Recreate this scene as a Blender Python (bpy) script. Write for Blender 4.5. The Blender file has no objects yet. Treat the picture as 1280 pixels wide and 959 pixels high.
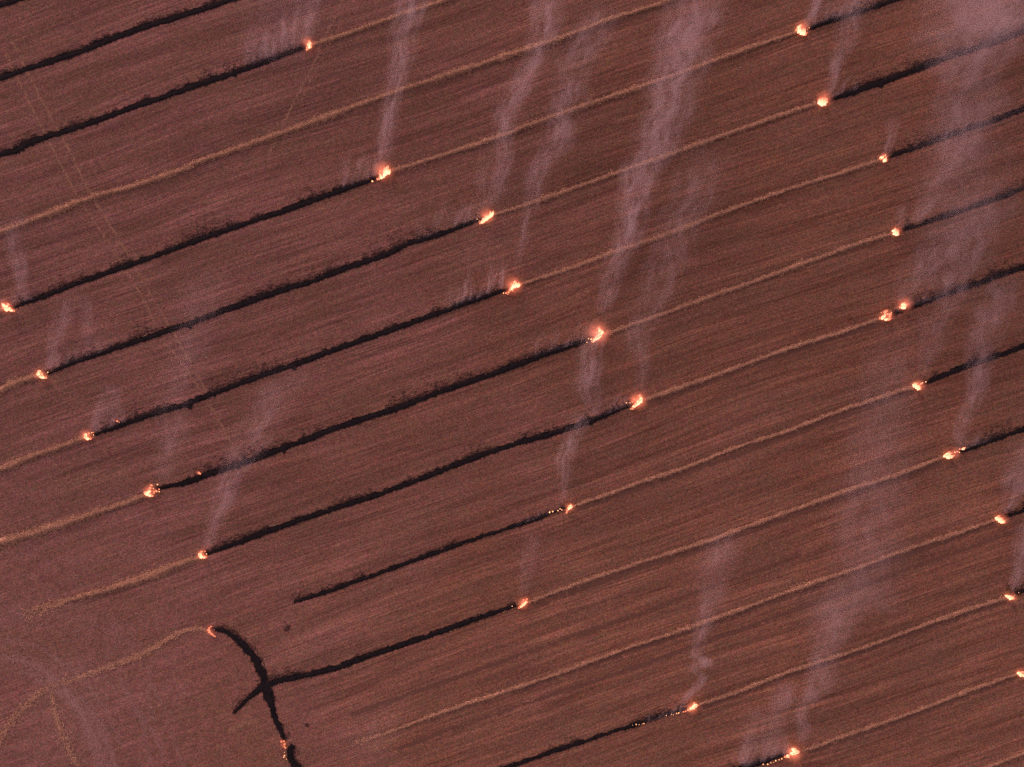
import bpy, math, random
import numpy as np
from mathutils import Vector

# ------------------------------------------------------------------ camera, world, sun, exposure
S = 0.14            # metres on the ground for one pixel of the 1280 px wide photograph
H = 120.0           # drone height
scene = bpy.context.scene
C = scene.collection
cam_d = bpy.data.cameras.new('camera')
cam = bpy.data.objects.new('camera', cam_d)
C.objects.link(cam)
cam.location = (0, 0, H)
cam.rotation_euler = (0, 0, 0)
cam_d.sensor_fit = 'HORIZONTAL'
cam_d.angle = 2 * math.atan(640 * S / H)
cam_d.clip_end = 6000
cam_d.clip_start = 0.5
scene.camera = cam

SUN_EL, SUN_AZ = math.radians(14), math.radians(-25)     # azimuth measured from +Y towards +X
w = bpy.data.worlds.new('World')
scene.world = w
w.use_nodes = True
nt = w.node_tree
nt.nodes.clear()
out = nt.nodes.new('ShaderNodeOutputWorld')
bg = nt.nodes.new('ShaderNodeBackground')
sky = nt.nodes.new('ShaderNodeTexSky')
sky.sky_type = 'NISHITA'
sky.sun_disc = False
sky.sun_elevation = SUN_EL
sky.sun_rotation = SUN_AZ
sky.dust_density = 3.0
hs = nt.nodes.new('ShaderNodeHueSaturation')
hs.inputs['Saturation'].default_value = 0.25
mul = nt.nodes.new('ShaderNodeMix')
mul.data_type = 'RGBA'
mul.blend_type = 'MULTIPLY'
mul.inputs[0].default_value = 1.0
mul.inputs[7].default_value = (1.0, 0.60, 0.70, 1)       # mauve dusk sky
nt.links.new(sky.outputs[0], hs.inputs['Color'])
nt.links.new(hs.outputs[0], mul.inputs[6])
nt.links.new(mul.outputs[2], bg.inputs[0])
bg.inputs[1].default_value = 0.10
nt.links.new(bg.outputs[0], out.inputs[0])

sd = bpy.data.lights.new('sun', 'SUN')
sd.energy = 0.5
sd.angle = math.radians(12)
sd.color = (1.0, 0.58, 0.52)
sun = bpy.data.objects.new('sun', sd)
C.objects.link(sun)
dirv = Vector((math.sin(SUN_AZ) * math.cos(SUN_EL), math.cos(SUN_AZ) * math.cos(SUN_EL), math.sin(SUN_EL)))
sun.rotation_euler = dirv.to_track_quat('Z', 'Y').to_euler()

scene.view_settings.view_transform = 'Standard'
scene.view_settings.look = 'None'
scene.view_settings.gamma = 1.0
scene.view_settings.use_curve_mapping = False
scene.view_settings.exposure = 0.80
scene.render.engine = 'CYCLES'
scene.cycles.use_denoising = False
scene.cycles.volume_bounces = 1
scene.cycles.max_bounces = 6
scene.cycles.diffuse_bounces = 2
scene.cycles.volume_step_rate = 1.0
scene.cycles.sample_clamp_indirect = 3.0
scene.cycles.use_adaptive_sampling = False

rng = np.random.default_rng(7)
random.seed(7)

# ------------------------------------------------------------------ helpers
def P(px, py, z=0.0):
    k = S * (1 - z / H)
    return np.array([(px - 640) * k, (479.5 - py) * k, z])

def tag(o, label=None, cat=None, group=None, kind=None):
    if label: o['label'] = label
    if cat: o['category'] = cat
    if group: o['group'] = group
    if kind: o['kind'] = kind
    return o

def link(name, me, mat=None, parent=None):
    o = bpy.data.objects.new(name, me)
    C.objects.link(o)
    if mat and me is not None and not len(me.materials): me.materials.append(mat)
    if parent: o.parent = parent
    return o

def mesh_np(name, V, F):
    me = bpy.data.meshes.new(name)
    me.from_pydata([tuple(v) for v in V], [], [tuple(f) for f in F])
    me.update()
    return me

def mesh_quads(name, V, Q):
    """V (n,3), Q (m,4) numpy"""
    me = bpy.data.meshes.new(name)
    me.vertices.add(len(V)); me.vertices.foreach_set('co', np.asarray(V, np.float32).ravel())
    Q = np.asarray(Q, np.int32)
    me.loops.add(Q.size); me.loops.foreach_set('vertex_index', Q.ravel())
    me.polygons.add(len(Q))
    me.polygons.foreach_set('loop_start', np.arange(0, Q.size, 4, dtype=np.int32))
    me.polygons.foreach_set('loop_total', np.full(len(Q), 4, np.int32))
    me.update(calc_edges=True)
    return me

class N:
    """small node-graph helper"""
    def __init__(s, name):
        s.m = bpy.data.materials.new(name); s.m.use_nodes = True
        s.t = s.m.node_tree; s.t.nodes.clear()
        s.out = s.t.nodes.new('ShaderNodeOutputMaterial')
    def n(s, typ, **k):
        o = s.t.nodes.new('ShaderNode' + typ)
        for a, b in k.items(): setattr(o, a, b)
        return o
    def l(s, a, b): s.t.links.new(a, b)
    def setin(s, sock, v):
        if hasattr(v, 'links') or hasattr(v, 'is_linked'): s.l(v, sock)
        else: sock.default_value = v
    def math(s, op, a, b=None, c=None, clamp=False):
        o = s.n('Math', operation=op); o.use_clamp = clamp
        s.setin(o.inputs[0], a)
        if b is not None: s.setin(o.inputs[1], b)
        if c is not None: s.setin(o.inputs[2], c)
        return o.outputs[0]
    def mix(s, f, a, b, blend='MIX'):
        o = s.n('Mix', data_type='RGBA', blend_type=blend)
        s.setin(o.inputs[0], f); s.setin(o.inputs[6], a); s.setin(o.inputs[7], b)
        return o.outputs[2]
    def ramp(s, f, a, b, lo=0.0, hi=1.0):
        o = s.n('MapRange', interpolation_type='SMOOTHSTEP'); s.setin(o.inputs[0], f)
        o.inputs[1].default_value = a; o.inputs[2].default_value = b
        o.inputs[3].default_value = lo; o.inputs[4].default_value = hi
        return o.outputs[0]
    def mapping(s, vec, scale=(1, 1, 1), rot=0.0, loc=(0, 0, 0)):
        o = s.n('Mapping', vector_type='TEXTURE') if False else s.n('Mapping')
        s.l(vec, o.inputs[0]); o.inputs[1].default_value = loc
        o.inputs[2].default_value = (0, 0, rot); o.inputs[3].default_value = scale
        return o.outputs[0]
    def noise(s, vec, scale, detail=2.0, rough=0.5, dist=0.0):
        o = s.n('TexNoise'); s.l(vec, o.inputs['Vector'])
        o.inputs['Scale'].default_value = scale; o.inputs['Detail'].default_value = detail
        o.inputs['Roughness'].default_value = rough; o.inputs['Distortion'].default_value = dist
        return o

ROW = math.radians(18.9)       # direction of the drilling / harvest rows

# ------------------------------------------------------------------ materials
def ground_mat():
    g = N('stubble_soil')
    co = g.n('TexCoord').outputs['Object']
    # rotate so that x runs along the rows
    rv = g.n('VectorRotate', rotation_type='Z_AXIS'); g.l(co, rv.inputs['Vector']); rv.inputs['Angle'].default_value = -ROW
    r = rv.outputs[0]
    # bend the rows a little
    bend = g.noise(co, 0.012, 1.0)
    bo = g.n('VectorMath', operation='SCALE'); g.l(bend.outputs['Color'], bo.inputs[0]); bo.inputs['Scale'].default_value = 6.0
    ra = g.n('VectorMath', operation='ADD'); g.l(r, ra.inputs[0]); g.l(bo.outputs[0], ra.inputs[1])
    rb = ra.outputs[0]
    patch = g.noise(co, 0.035, 4.0, 0.6).outputs['Fac']
    patch2 = g.noise(g.mapping(co, loc=(50, 20, 0)), 0.09, 4.0, 0.6).outputs['Fac']
    band = g.noise(g.mapping(rb, (0.018, 0.50, 1)), 1.0, 3.0, 0.6).outputs['Fac']
    fine = g.noise(g.mapping(rb, (0.07, 2.6, 1), loc=(9, 3, 0)), 1.0, 3.0, 0.65).outputs['Fac']
    hair = g.noise(g.mapping(rb, (0.10, 5.0, 1), loc=(3, 8, 0)), 1.0, 2.0, 0.6).outputs['Fac']
    sxa = g.n('SeparateXYZ'); g.l(co, sxa.inputs[0])
    west = g.math('ADD', g.math('MULTIPLY', g.math('ADD', sxa.outputs[0], g.math('MULTIPLY', sxa.outputs[1], -0.35)), -0.0055), g.math('ADD', patch, -0.08))
    c = g.mix(g.ramp(west, 0.20, 0.80), (0.250, 0.132, 0.080, 1), (0.270, 0.149, 0.116, 1))
    c = g.mix(g.ramp(patch2, 0.45, 0.72, 0, 0.55), c, (0.235, 0.145, 0.088, 1))
    # headland in the south-west: turned over by wheels, rows fade out there
    sx0 = g.n('SeparateXYZ'); g.l(co, sx0.inputs[0])
    hl = g.math('ADD', g.math('MULTIPLY_ADD', sx0.outputs[1], 1.15, sx0.outputs[0]), g.math('MULTIPLY', g.math('SUBTRACT', patch2, .5), 40.0))
    hl = g.ramp(hl, -118.0, -88.0, 1.0, 0.0)
    mott = g.noise(g.mapping(co, (1, 1, 1), loc=(4, 4, 0)), 0.55, 5.0, 0.65).outputs['Fac']
    rows_v = g.math('MULTIPLY', g.ramp(band, 0.32, 0.68, 0.80, 1.20), g.ramp(fine, 0.30, 0.70, 0.80, 1.20))
    rows_v = g.math('MULTIPLY', rows_v, g.ramp(hair, 0.28, 0.72, 0.75, 1.25))
    head_v = g.math('MULTIPLY', g.ramp(mott, 0.30, 0.70, 0.86, 1.14), g.ramp(fine, 0.30, 0.70, 0.86, 1.14))
    mv0 = g.n('Mix', data_type='FLOAT'); g.l(hl, mv0.inputs[0]); g.l(rows_v, mv0.inputs[2]); g.l(head_v, mv0.inputs[3])
    v = mv0.outputs[0]
    # the drier, lighter end of the field lies to the south
    far = g.math('MULTIPLY_ADD', sx0.outputs[1], -1.0, g.math('MULTIPLY', g.math('SUBTRACT', patch, .5), 90.0))
    v = g.math('MULTIPLY', v, g.ramp(far, -25.0, 60.0, 0.93, 1.17))
    cv = g.n('VectorMath', operation='SCALE'); g.l(c, cv.inputs[0]); g.l(v, cv.inputs['Scale'])
    # olive / pink hue drift
    hue = g.noise(g.mapping(rb, (0.05, 0.6, 1), loc=(90, 30, 0)), 1.0, 3.0, 0.6).outputs['Fac']
    c2 = g.mix(g.ramp(hue, 0.35, 0.65, 0, 0.5), cv.outputs[0], (0.215, 0.135, 0.085, 1), 'MIX')
    # stubble clumps: every clump its own tone
    vo = g.n('TexVoronoi', feature='F1'); g.l(g.mapping(rb, (1, 1.25, 1)), vo.inputs['Vector']); vo.inputs['Scale'].default_value = 4.6
    sp = g.n('VectorMath', operation='MULTIPLY_ADD'); g.l(vo.outputs['Color'], sp.inputs[0])
    sp.inputs[1].default_value = (0.36, 0.36, 0.40); sp.inputs[2].default_value = (0.82, 0.82, 0.80)
    c3 = g.mix(1.0, c2, sp.outputs[0], 'MULTIPLY')
    vg = g.n('TexVoronoi', feature='F1'); g.l(g.mapping(co, loc=(7, 5, 0)), vg.inputs['Vector']); vg.inputs['Scale'].default_value = 7.0
    sx = g.n('SeparateColor'); g.l(vg.outputs['Color'], sx.inputs[0])
    gg = g.ramp(sx.outputs[0], 0.0, 1.0, 0.68, 1.32)
    c4 = g.n('VectorMath', operation='SCALE'); g.l(c3, c4.inputs[0]); g.l(gg, c4.inputs['Scale'])
    b = g.n('BsdfPrincipled'); g.l(c4.outputs[0], b.inputs['Base Color'])
    b.inputs['Roughness'].default_value = 1.0; b.inputs['Specular IOR Level'].default_value = 0.05
    bu = g.n('Bump'); bu.inputs['Strength'].default_value = 0.35; bu.inputs['Distance'].default_value = 0.12
    g.l(g.math('ADD', g.math('MULTIPLY', fine, 1.2), sx.outputs[0]), bu.inputs['Height'])
    g.l(bu.outputs[0], b.inputs['Normal'])
    g.l(b.outputs[0], g.out.inputs[0])
    return g.m

def flake_mat(name, dark, light, spread=0.6, tint=None, rough=1.0):
    """loose matter: every stalk or flake has its own tone"""
    g = N(name)
    co = g.n('TexCoord').outputs['Object']
    geo = g.n('NewGeometry')
    no = g.noise(co, 0.8, 4.0, 0.65).outputs['Fac']
    rnd = geo.outputs['Random Per Island']
    vo = g.n('TexVoronoi'); g.l(co, vo.inputs['Vector']); vo.inputs['Scale'].default_value = 7.0
    sx = g.n('SeparateColor'); g.l(vo.outputs['Color'], sx.inputs[0])
    f = g.math('ADD', g.math('MULTIPLY', rnd, spread), g.math('MULTIPLY', sx.outputs[1], 0.45))
    f = g.math('ADD', f, g.math('MULTIPLY', g.math('SUBTRACT', no, 0.5), 1.0), clamp=True)
    c = g.mix(f, dark, light)
    b = g.n('BsdfPrincipled'); g.l(c, b.inputs['Base Color'])
    b.inputs['Roughness'].default_value = rough; b.inputs['Specular IOR Level'].default_value = 0.1
    g.l(b.outputs[0], g.out.inputs[0])
    return g.m

M_ground = ground_mat()
M_straw = flake_mat('dry_straw', (0.26, 0.155, 0.098, 1), (0.68, 0.425, 0.25, 1), .85)
M_litter = flake_mat('thin_straw_litter', (0.30, 0.185, 0.115, 1), (0.50, 0.32, 0.19, 1))
M_dust = flake_mat('pale_dusty_soil', (0.31, 0.195, 0.155, 1), (0.47, 0.31, 0.26, 1))
M_rut_shade = flake_mat('packed_soil_shade', (0.155, 0.088, 0.060, 1), (0.215, 0.125, 0.085, 1))  # rut soil, its dark tone doubling as painted shade beside straw rows
M_char = flake_mat('charred_straw', (0.005, 0.006, 0.006, 1), (0.032, 0.030, 0.031, 1), .45)
M_scorch = flake_mat('scorched_stubble', (0.018, 0.015, 0.014, 1), (0.13, 0.08, 0.064, 1))

def flame_mat(name, lo, hi, s_lo, s_hi):
    g = N(name)
    co = g.n('TexCoord').outputs['Generated']
    sx = g.n('SeparateXYZ'); g.l(co, sx.inputs[0])
    no = g.noise(co, 3.0, 2.0).outputs['Fac']
    t = g.math('ADD', sx.outputs[2], g.math('MULTIPLY', g.math('SUBTRACT', no, 0.5), 0.6), clamp=True)
    e = g.n('Emission')
    g.l(g.mix(t, lo, hi), e.inputs[0])
    mr = g.n('MapRange'); g.l(t, mr.inputs[0]); mr.inputs[3].default_value = s_lo; mr.inputs[4].default_value = s_hi
    g.l(mr.outputs[0], e.inputs[1])
    g.l(e.outputs[0], g.out.inputs[0])
    return g.m
M_flame = flame_mat('flame_bright', (1.0, 0.48, 0.28, 1), (1.0, 0.22, 0.11, 1), 2.1, 0.75)
M_flame_r = flame_mat('flame_orange', (1.0, 0.34, 0.19, 1), (1.0, 0.16, 0.08, 1), 1.2, 0.45)
M_ember = flame_mat('ember', (1.0, 0.33, 0.14, 1), (1.0, 0.45, 0.22, 1), 1.0, 1.8)

def glow_mat():
    """added emissive volume imitating lens bloom and lit smoke round the flames"""
    g = N('flame_glow')
    co = g.n('TexCoord').outputs['Object']
    ln = g.n('VectorMath', operation='LENGTH'); g.l(co, ln.inputs[0])
    f = g.math('SUBTRACT', 1.0, ln.outputs['Value'], clamp=True)
    f = g.math('POWER', f, 2.2)
    no = g.noise(co, 2.5, 2.0).outputs['Fac']
    f = g.math('MULTIPLY', f, g.ramp(no, 0.25, 0.7, 0.3, 1.3))
    e = g.n('Emission'); e.inputs[0].default_value = (1.0, 0.22, 0.13, 1)
    g.l(g.math('MULTIPLY', f, 0.50), e.inputs[1])
    g.l(e.outputs[0], g.out.inputs['Volume'])
    g.m.cycles.volume_step_rate = 1.0
    return g.m
M_glow = glow_mat()

# ------------------------------------------------------------------ ground
R_ = 3000.0
me = mesh_quads('field_ground', [(-R_, -R_, 0), (R_, -R_, 0), (R_, R_, 0), (-R_, R_, 0)], [(0, 1, 2, 3)])
tag(link('field_ground', me, M_ground), 'harvested stubble field of reddish brown soil with faint drill rows', 'field', kind='structure')

# ------------------------------------------------------------------ lines on the field
def smooth_line(pts, step=0.25):
    """pts: list of (px, py, *params) -> arrays resampled by arc length in metres (Catmull-Rom)"""
    A = np.array([[P(p[0], p[1])[0], P(p[0], p[1])[1], *p[2:]] for p in pts], float)
    A = np.vstack([2 * A[0] - A[1], A, 2 * A[-1] - A[-2]])
    outp = []
    for i in range(1, len(A) - 2):
        p0, p1, p2, p3 = A[i - 1], A[i], A[i + 1], A[i + 2]
        n = max(2, int(np.hypot(*(p2 - p1)[:2]) / step))
        t = np.linspace(0, 1, n, endpoint=False)[:, None]
        q = 0.5 * ((2 * p1) + (-p0 + p2) * t + (2 * p0 - 5 * p1 + 4 * p2 - p3) * t ** 2 + (-p0 + 3 * p1 - 3 * p2 + p3) * t ** 3)
        q[:, 2:] = p1[2:] * (1 - t) + p2[2:] * t
        outp.append(q)
    outp.append(A[-2][None, :])
    L = np.vstack(outp)
    d = np.gradient(L[:, :2], axis=0)
    d /= np.linalg.norm(d, axis=1)[:, None] + 1e-9
    nrm = np.stack([-d[:, 1], d[:, 0]], 1)
    return L, d, nrm

def corr_noise(n, step, rough_m, seed):
    """1-D noise with several octaves; rough_m = list of (wavelength m, amplitude)"""
    r = np.random.default_rng(seed)
    y = np.zeros(n)
    x = np.arange(n) * step
    for wl, a in rough_m:
        k = max(4, int(x[-1] / wl) + 3)
        y += a * np.interp(x / wl, np.arange(k), r.uniform(-1, 1, k))
    return y

def ribbon(L, nrm, up, dn, z_mid, z_edge, seed, cols=7):
    """crowned strip of matter: up/dn = half widths per section"""
    n = len(L)
    r = np.random.default_rng(seed)
    us = np.linspace(-1, 1, cols)
    V = np.zeros((n, cols, 3))
    for j, u in enumerate(us):
        off = np.where(u > 0, up * u, dn * u)
        zz = z_edge + (z_mid - z_edge) * (1 - u * u) * r.uniform(0.55, 1.3, n)
        if j in (0, cols - 1): zz = np.full(n, 0.012)
        j1 = r.uniform(-0.04, 0.04, (n, 2))
        V[:, j, :2] = L[:, :2] + nrm * off[:, None] + j1
        V[:, j, 2] = zz
    idx = np.arange(n * cols).reshape(n, cols)
    Q = np.stack([idx[:-1, :-1], idx[1:, :-1], idx[1:, 1:], idx[:-1, 1:]], -1).reshape(-1, 4)
    return V.reshape(-1, 3), Q

def flakes(cx, cy, cz, ln, wd, ang, r):
    """free little quads; all arrays"""
    n = len(cx)
    a, b = ln / 2, wd / 2
    ca, sa = np.cos(ang), np.sin(ang)
    V = np.zeros((n, 4, 3))
    for k, (u, v) in enumerate(((-1, -1), (1, -1), (1, 1), (-1, 1))):
        uu = u * a * r.uniform(0.6, 1.2, n); vv = v * b * r.uniform(0.4, 1.4, n)
        V[:, k, 0] = cx + uu * ca - vv * sa
        V[:, k, 1] = cy + uu * sa + vv * ca
        V[:, k, 2] = np.maximum(0.008, cz + r.uniform(-0.5, 0.5, n) * 0.05)
    Q = np.arange(n * 4).reshape(n, 4)
    return V.reshape(-1, 3), Q

def merge(parts):
    Vs, Qs, o = [], [], 0
    for V, Q in parts:
        Vs.append(V); Qs.append(Q + o); o += len(V)
    return np.vstack(Vs), np.vstack(Qs)

SEED = [100]
def nseed():
    SEED[0] += 1
    return SEED[0]

def burnt(pts, label, width=1.0, fuzz=1.0, taper=(1, 1), name='burnt_strip', bumps=()):
    """charred strip with a ragged windward edge and a streaky leeward edge"""
    step = 0.22
    L, d, nrm = smooth_line(pts, step)
    n = len(L); sd = nseed(); r = np.random.default_rng(sd)
    flip = 1.0 if np.mean(nrm[:, 1]) >= 0 else -1.0         # + side is up-picture / leeward
    nrm = nrm * flip
    base = 0.44 * width
    up = base + corr_noise(n, step, [(9, .05), (2.4, .09), (.9, .12), (.45, .08)], sd)
    dn = base * 0.95 + corr_noise(n, step, [(12, .04), (3, .06), (1.1, .09), (.45, .07)], sd + 5000)
    s = np.arange(n) * step
    if name == 'burnt_arc':
        jag = corr_noise(n, step, [(1.3, .16), (.45, .16)], sd + 77); up = up + jag; dn = dn + corr_noise(n, step, [(1.1, .16), (.45, .16)], sd + 78)
    for at, size in bumps:                                   # lumps that burnt outwards
        k = np.exp(-((L[:, 0] - P(at, 0)[0]) / (size * 0.5)) ** 2)
        dn = dn + k * size * 0.75
    e0 = np.clip(s / 6.0, 0, 1); e1 = np.clip((s[-1] - s) / 6.0, 0, 1)
    f = np.ones(n)
    if taper[0]: f *= 0.30 + 0.70 * e0 ** 0.7
    if taper[1]: f *= 0.30 + 0.70 * e1 ** 0.7
    up *= f; dn *= f
    up = np.clip(up, .08, None); dn = np.clip(dn, .08, None)
    parts = [ribbon(L, nrm, up, dn, 0.07, 0.03, sd)]
    # charred flakes along both edges
    length = s[-1]
    N1 = int(length * 55)
    i = r.integers(0, n, N1)
    patch = np.clip(0.42 + corr_noise(n, step, [(9, .45), (2.5, .5), (.8, .35)], sd + 9000), 0.04, 1.6)
    lee = r.random(N1) < 0.72
    off = np.where(lee, up[i] - 0.1 + r.exponential(0.32, N1) * fuzz * patch[i] * 1.5, -(dn[i] - 0.06 + r.exponential(0.07, N1)))
    # charring follows the drill rows: snap the leeward offsets to rows 0.24 m apart
    snap = lee & (r.random(N1) < 0.75)
    off = np.where(snap, np.round(off / 0.24) * 0.24 + r.normal(0, .025, N1), off)
    cx = L[i, 0] + nrm[i, 0] * off + r.uniform(-.2, .2, N1) * d[i, 0]
    cy = L[i, 1] + nrm[i, 1] * off + r.uniform(-.2, .2, N1) * d[i, 1]
    ang = np.arctan2(d[i, 1], d[i, 0]) + r.normal(0, .25, N1)
    parts.append(flakes(cx, cy, np.full(N1, .035), np.where(lee, r.uniform(.15, .8, N1), r.uniform(.1, .3, N1)), r.uniform(.035, .09, N1), ang, r))
    V, Q = merge(parts)
    me = mesh_quads(name, V, Q)
    o = link(name, me, M_scorch if name == 'scorched_spot' else M_char)
    me.materials.append(M_scorch)                            # half burnt stubble along the edges
    nr = len(parts[0][1])
    mi = np.zeros(len(Q), np.int32)
    far_ = np.where(lee, off - up[i], -off - dn[i])
    mi[nr:] = (far_ + r.normal(0, .12, N1)) > 0.16
    me.polygons.foreach_set('material_index', mi)
    return tag(o, label, 'burnt strip', 'charred strips where straw rows have burnt')

def straw(pts, label, width=1.0, name='straw_windrow'):
    """pts: (px, py, width factor, cover 0..1)"""
    step = 0.25
    pts = [tuple(p) + (1.0, 1.0)[len(p) - 2:] if len(p) < 4 else p for p in pts]
    L, d, nrm = smooth_line(pts, step)
    n = len(L); sd = nseed(); r = np.random.default_rng(sd)
    wf = L[:, 2] * width * np.clip(0.95 - 0.0022 * (L[:, 0] - L[:, 1] + 40), .50, 1.0) * np.clip(1 + corr_noise(len(L), step, [(6, .25), (1.7, .2)], nseed()), .5, 1.4); cov = L[:, 3]
    wander = corr_noise(n, step, [(22, .05), (5, .035), (1.0, .05), (.5, .06)], sd + 300)
    L = L.copy(); L[:, :2] += nrm * wander[:, None]
    hw = np.clip((0.38 + corr_noise(n, step, [(10, .07), (3, .09), (.8, .09)], sd)) * wf, .12, None)
    parts = []
    solid = cov > 0.72
    # heap
    if solid.any():
        idx = np.where(solid)[0]
        runs = np.split(idx, np.where(np.diff(idx) > 1)[0] + 1)
        for run in runs:
            if len(run) > 6:
                end = np.clip(np.minimum(np.arange(len(run)), np.arange(len(run))[::-1]) / 6, 0.05, 1)
                parts.append(ribbon(L[run], nrm[run], hw[run] * end * .85, hw[run] * end * .85, 0.20 * np.clip(hw[run] / .36, .6, 1.3) * end, 0.04, sd, 7))
    length = n * step
    N1 = int(length * 85 * max(1.0, float(np.mean(wf)) * 1.2))
    i = r.integers(0, n, N1)
    keep = r.random(N1) < cov[i]
    i = i[keep]; N1 = len(i)
    q = r.normal(0, 0.62, N1)
    off = q * hw[i] * 1.05
    cx = L[i, 0] + nrm[i, 0] * off; cy = L[i, 1] + nrm[i, 1] * off
    zz = 0.03 + np.where(cov[i] > .72, 0.22 * np.exp(-q * q * 1.6) * np.clip(hw[i] / .36, .6, 1.3), 0.03)
    ang = np.arctan2(d[i, 1], d[i, 0]) + r.normal(0, .7, N1)
    parts.append(flakes(cx, cy, zz, r.uniform(.16, .55, N1), r.uniform(.05, .13, N1), ang, r))
    V, Q = merge(parts)
    o = link(name, mesh_quads(name, V, Q), M_straw)
    return tag(o, label, 'straw row', 'unburnt straw windrows left by the harvester')

def scatter(pts, mat, name, label, hw=0.5, per_m=14, size=(.12, .45), kind='structure', cat=None, z=0.012):
    """a faint strip made of many small bits lying on the soil"""
    L, d, nrm = smooth_line([tuple(p) + (1.0, 1.0)[len(p) - 2:] if len(p) < 4 else p for p in pts], 0.3)
    n = len(L); sd = nseed(); r = np.random.default_rng(sd)
    N1 = int(n * 0.3 * per_m * 2.2)
    i = r.integers(0, n, N1)
    patch = np.clip(0.75 + corr_noise(n, .3, [(12, .35), (3, .3), (1, .2)], sd), 0, 1)
    k = r.random(N1) < L[i, 3] * patch[i]
    i = i[k]; N1 = len(i)
    off = r.normal(0, .5, N1) * hw * L[i, 2]
    ang = np.arctan2(d[i, 1], d[i, 0]) + r.normal(0, .6, N1)
    V, Q = flakes(L[i, 0] + nrm[i, 0] * off, L[i, 1] + nrm[i, 1] * off, np.full(N1, z), r.uniform(*size, N1), r.uniform(.05, .14, N1), ang, r)
    V[:, 2] = z + (V[:, 2] - V[:, 2].min()) * 0.15
    o = link(name, mesh_quads(name, V, Q), mat)
    return tag(o, label, cat, kind=kind)

# ---- unburnt straw windrows (px, py[, width, cover])
straw([(0-90, 422), (-40, 405), (-8, 391), (4, 387)], 'short stub of straw row running off the left edge from the fire there')
straw([(388, 56, .6, .9), (400, 53), (430, 44), (492, 22), (559, 0), (700, -48)], 'straw row leaving the topmost fire of the left half towards the top edge')
straw([(-90, 322), (0, 290.5), (67, 265, 1.1), (118, 246, 1.2), (168, 232, 1.1), (235, 210, 1.3), (240, 206, 1.2), (302, 184), (369, 161), (425, 140.5), (492, 116), (559, 94), (627, 72), (694, 50), (761, 25), (842, -1), (960, -42)],
      'long unbroken straw row, the only one with no fire, from left edge to top edge', 1.1)
straw([(488, 214, .6, .9), (492, 213.5), (559, 192), (627, 170), (667, 154.5), (714, 138), (761, 122), (855, 90), (917, 67), (951, 55), (994, 40.5, .8)],
      'straw row between the fire at upper centre left and the topmost fire on the right')
straw([(-90, 522, 1.2, .9), (0, 488, 1.1), (25, 476), (47, 470.5)], 'short straw row from the left edge up to the second fire of the left column', 1.1)
straw([(618, 268, .5, .8), (640, 261.5, .8), (680, 248.6), (727, 232), (761, 220), (805, 205), (852, 188), (894, 173), (951, 153), (1018, 130)],
      'straw row from the long slanting flame to the second fire down on the right')
straw([(-90, 620, 1.6, .6), (0, 586, 1.4, .75), (33, 573, 1.3), (70, 560, 1.2), (104, 547.5)], 'pale straw row from the left edge to the third fire of the left column')
straw([(652, 355, .5, .8), (657, 353.6, .7), (710, 337, .8), (761, 318, .8), (794, 307), (852, 286.5), (900, 267), (967, 243.5), (1001, 232), (1051, 216.7), (1098, 201)],
      'straw row from the ragged fire near picture centre to the third fire at right')
straw([(-90, 706, 2.6, .75), (0, 678, 2.3, .8), (15, 674, 2.1, .82), (34, 668, 1.8, .9), (84, 653, 1.4), (124, 639, 1.2), (150, 631), (183, 618.5, .9)],
      'straw row spreading wide at the left edge, ending at the ring shaped fire')
straw([(757, 418, .5, .8), (770, 413.5, .8), (794, 405, .9), (852, 384), (934, 355), (1031, 319.5), (1068, 306), (1113, 292)],
      'straw row between the largest central flame and the fourth fire down on the right')
straw([(30, 768, 2.4, .35), (60, 757, 1.9, .5), (87, 749, 1.5, .72), (124, 740, 1.2, .8), (151, 731, 1.5), (188, 719.6, 1.7), (215, 708, 1.2), (235, 701), (250, 697, .8)],
      'lumpy straw row left of the fire above the black arc')
straw([(806, 499, .5, .9), (815, 496.5, .9), (852, 484), (917, 461), (984, 436), (1035, 421), (1070, 409), (1099, 398.5)],
      'straw row from the lowest big central flame to the twin fires on the right')
straw([(717, 632, .5, .8), (722, 630, .8), (761, 617, .8), (805, 601, .9), (852, 586), (917, 560), (984, 538), (1051, 513), (1100, 497, .9), (1140, 484, .8)],
      'straw row between the small fire below centre and the fire under the twin fires')
straw([(662, 751.5, .5, .8), (668, 750, .8), (727, 728, .9), (794, 705), (852, 687), (900, 671), (984, 640), (1051, 616), (1119, 594), (1176, 572, .8)],
      'straw row ending in the chain of flames near the right edge')
straw([(440, 930, 1.2, .25), (475, 919, 1, .45), (502, 909, 1, .8), (559, 887.6, .8, .85), (640, 861, .8), (710, 837, .9), (778, 812, .8), (852, 788), (917, 765), (984, 740), (1068, 711), (1135, 686), (1190, 668), (1242, 650, .8)],
      'very long straw row with faded left end, reaching the right edge')
straw([(875, 879.5, .7), (917, 866, .9), (984, 840.6), (1051, 819), (1119, 795, 1.1), (1186, 770, 1.1), (1256, 747, .9)],
      'straw row from the tapered fire at bottom centre to the right edge')
straw([(1003, 938, .5, .7), (1012, 935.5, .8), (1051, 921), (1100, 904, 1.1), (1152, 886, 1.1), (1200, 867), (1270, 842, .9)],
      'straw row from the beaded fire on the bottom edge to the lowest fire at right')
straw([(1150, 988), (1233, 959), (1280, 941, 1.1), (1390, 903)], 'straw row cutting across the bottom right corner')
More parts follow.
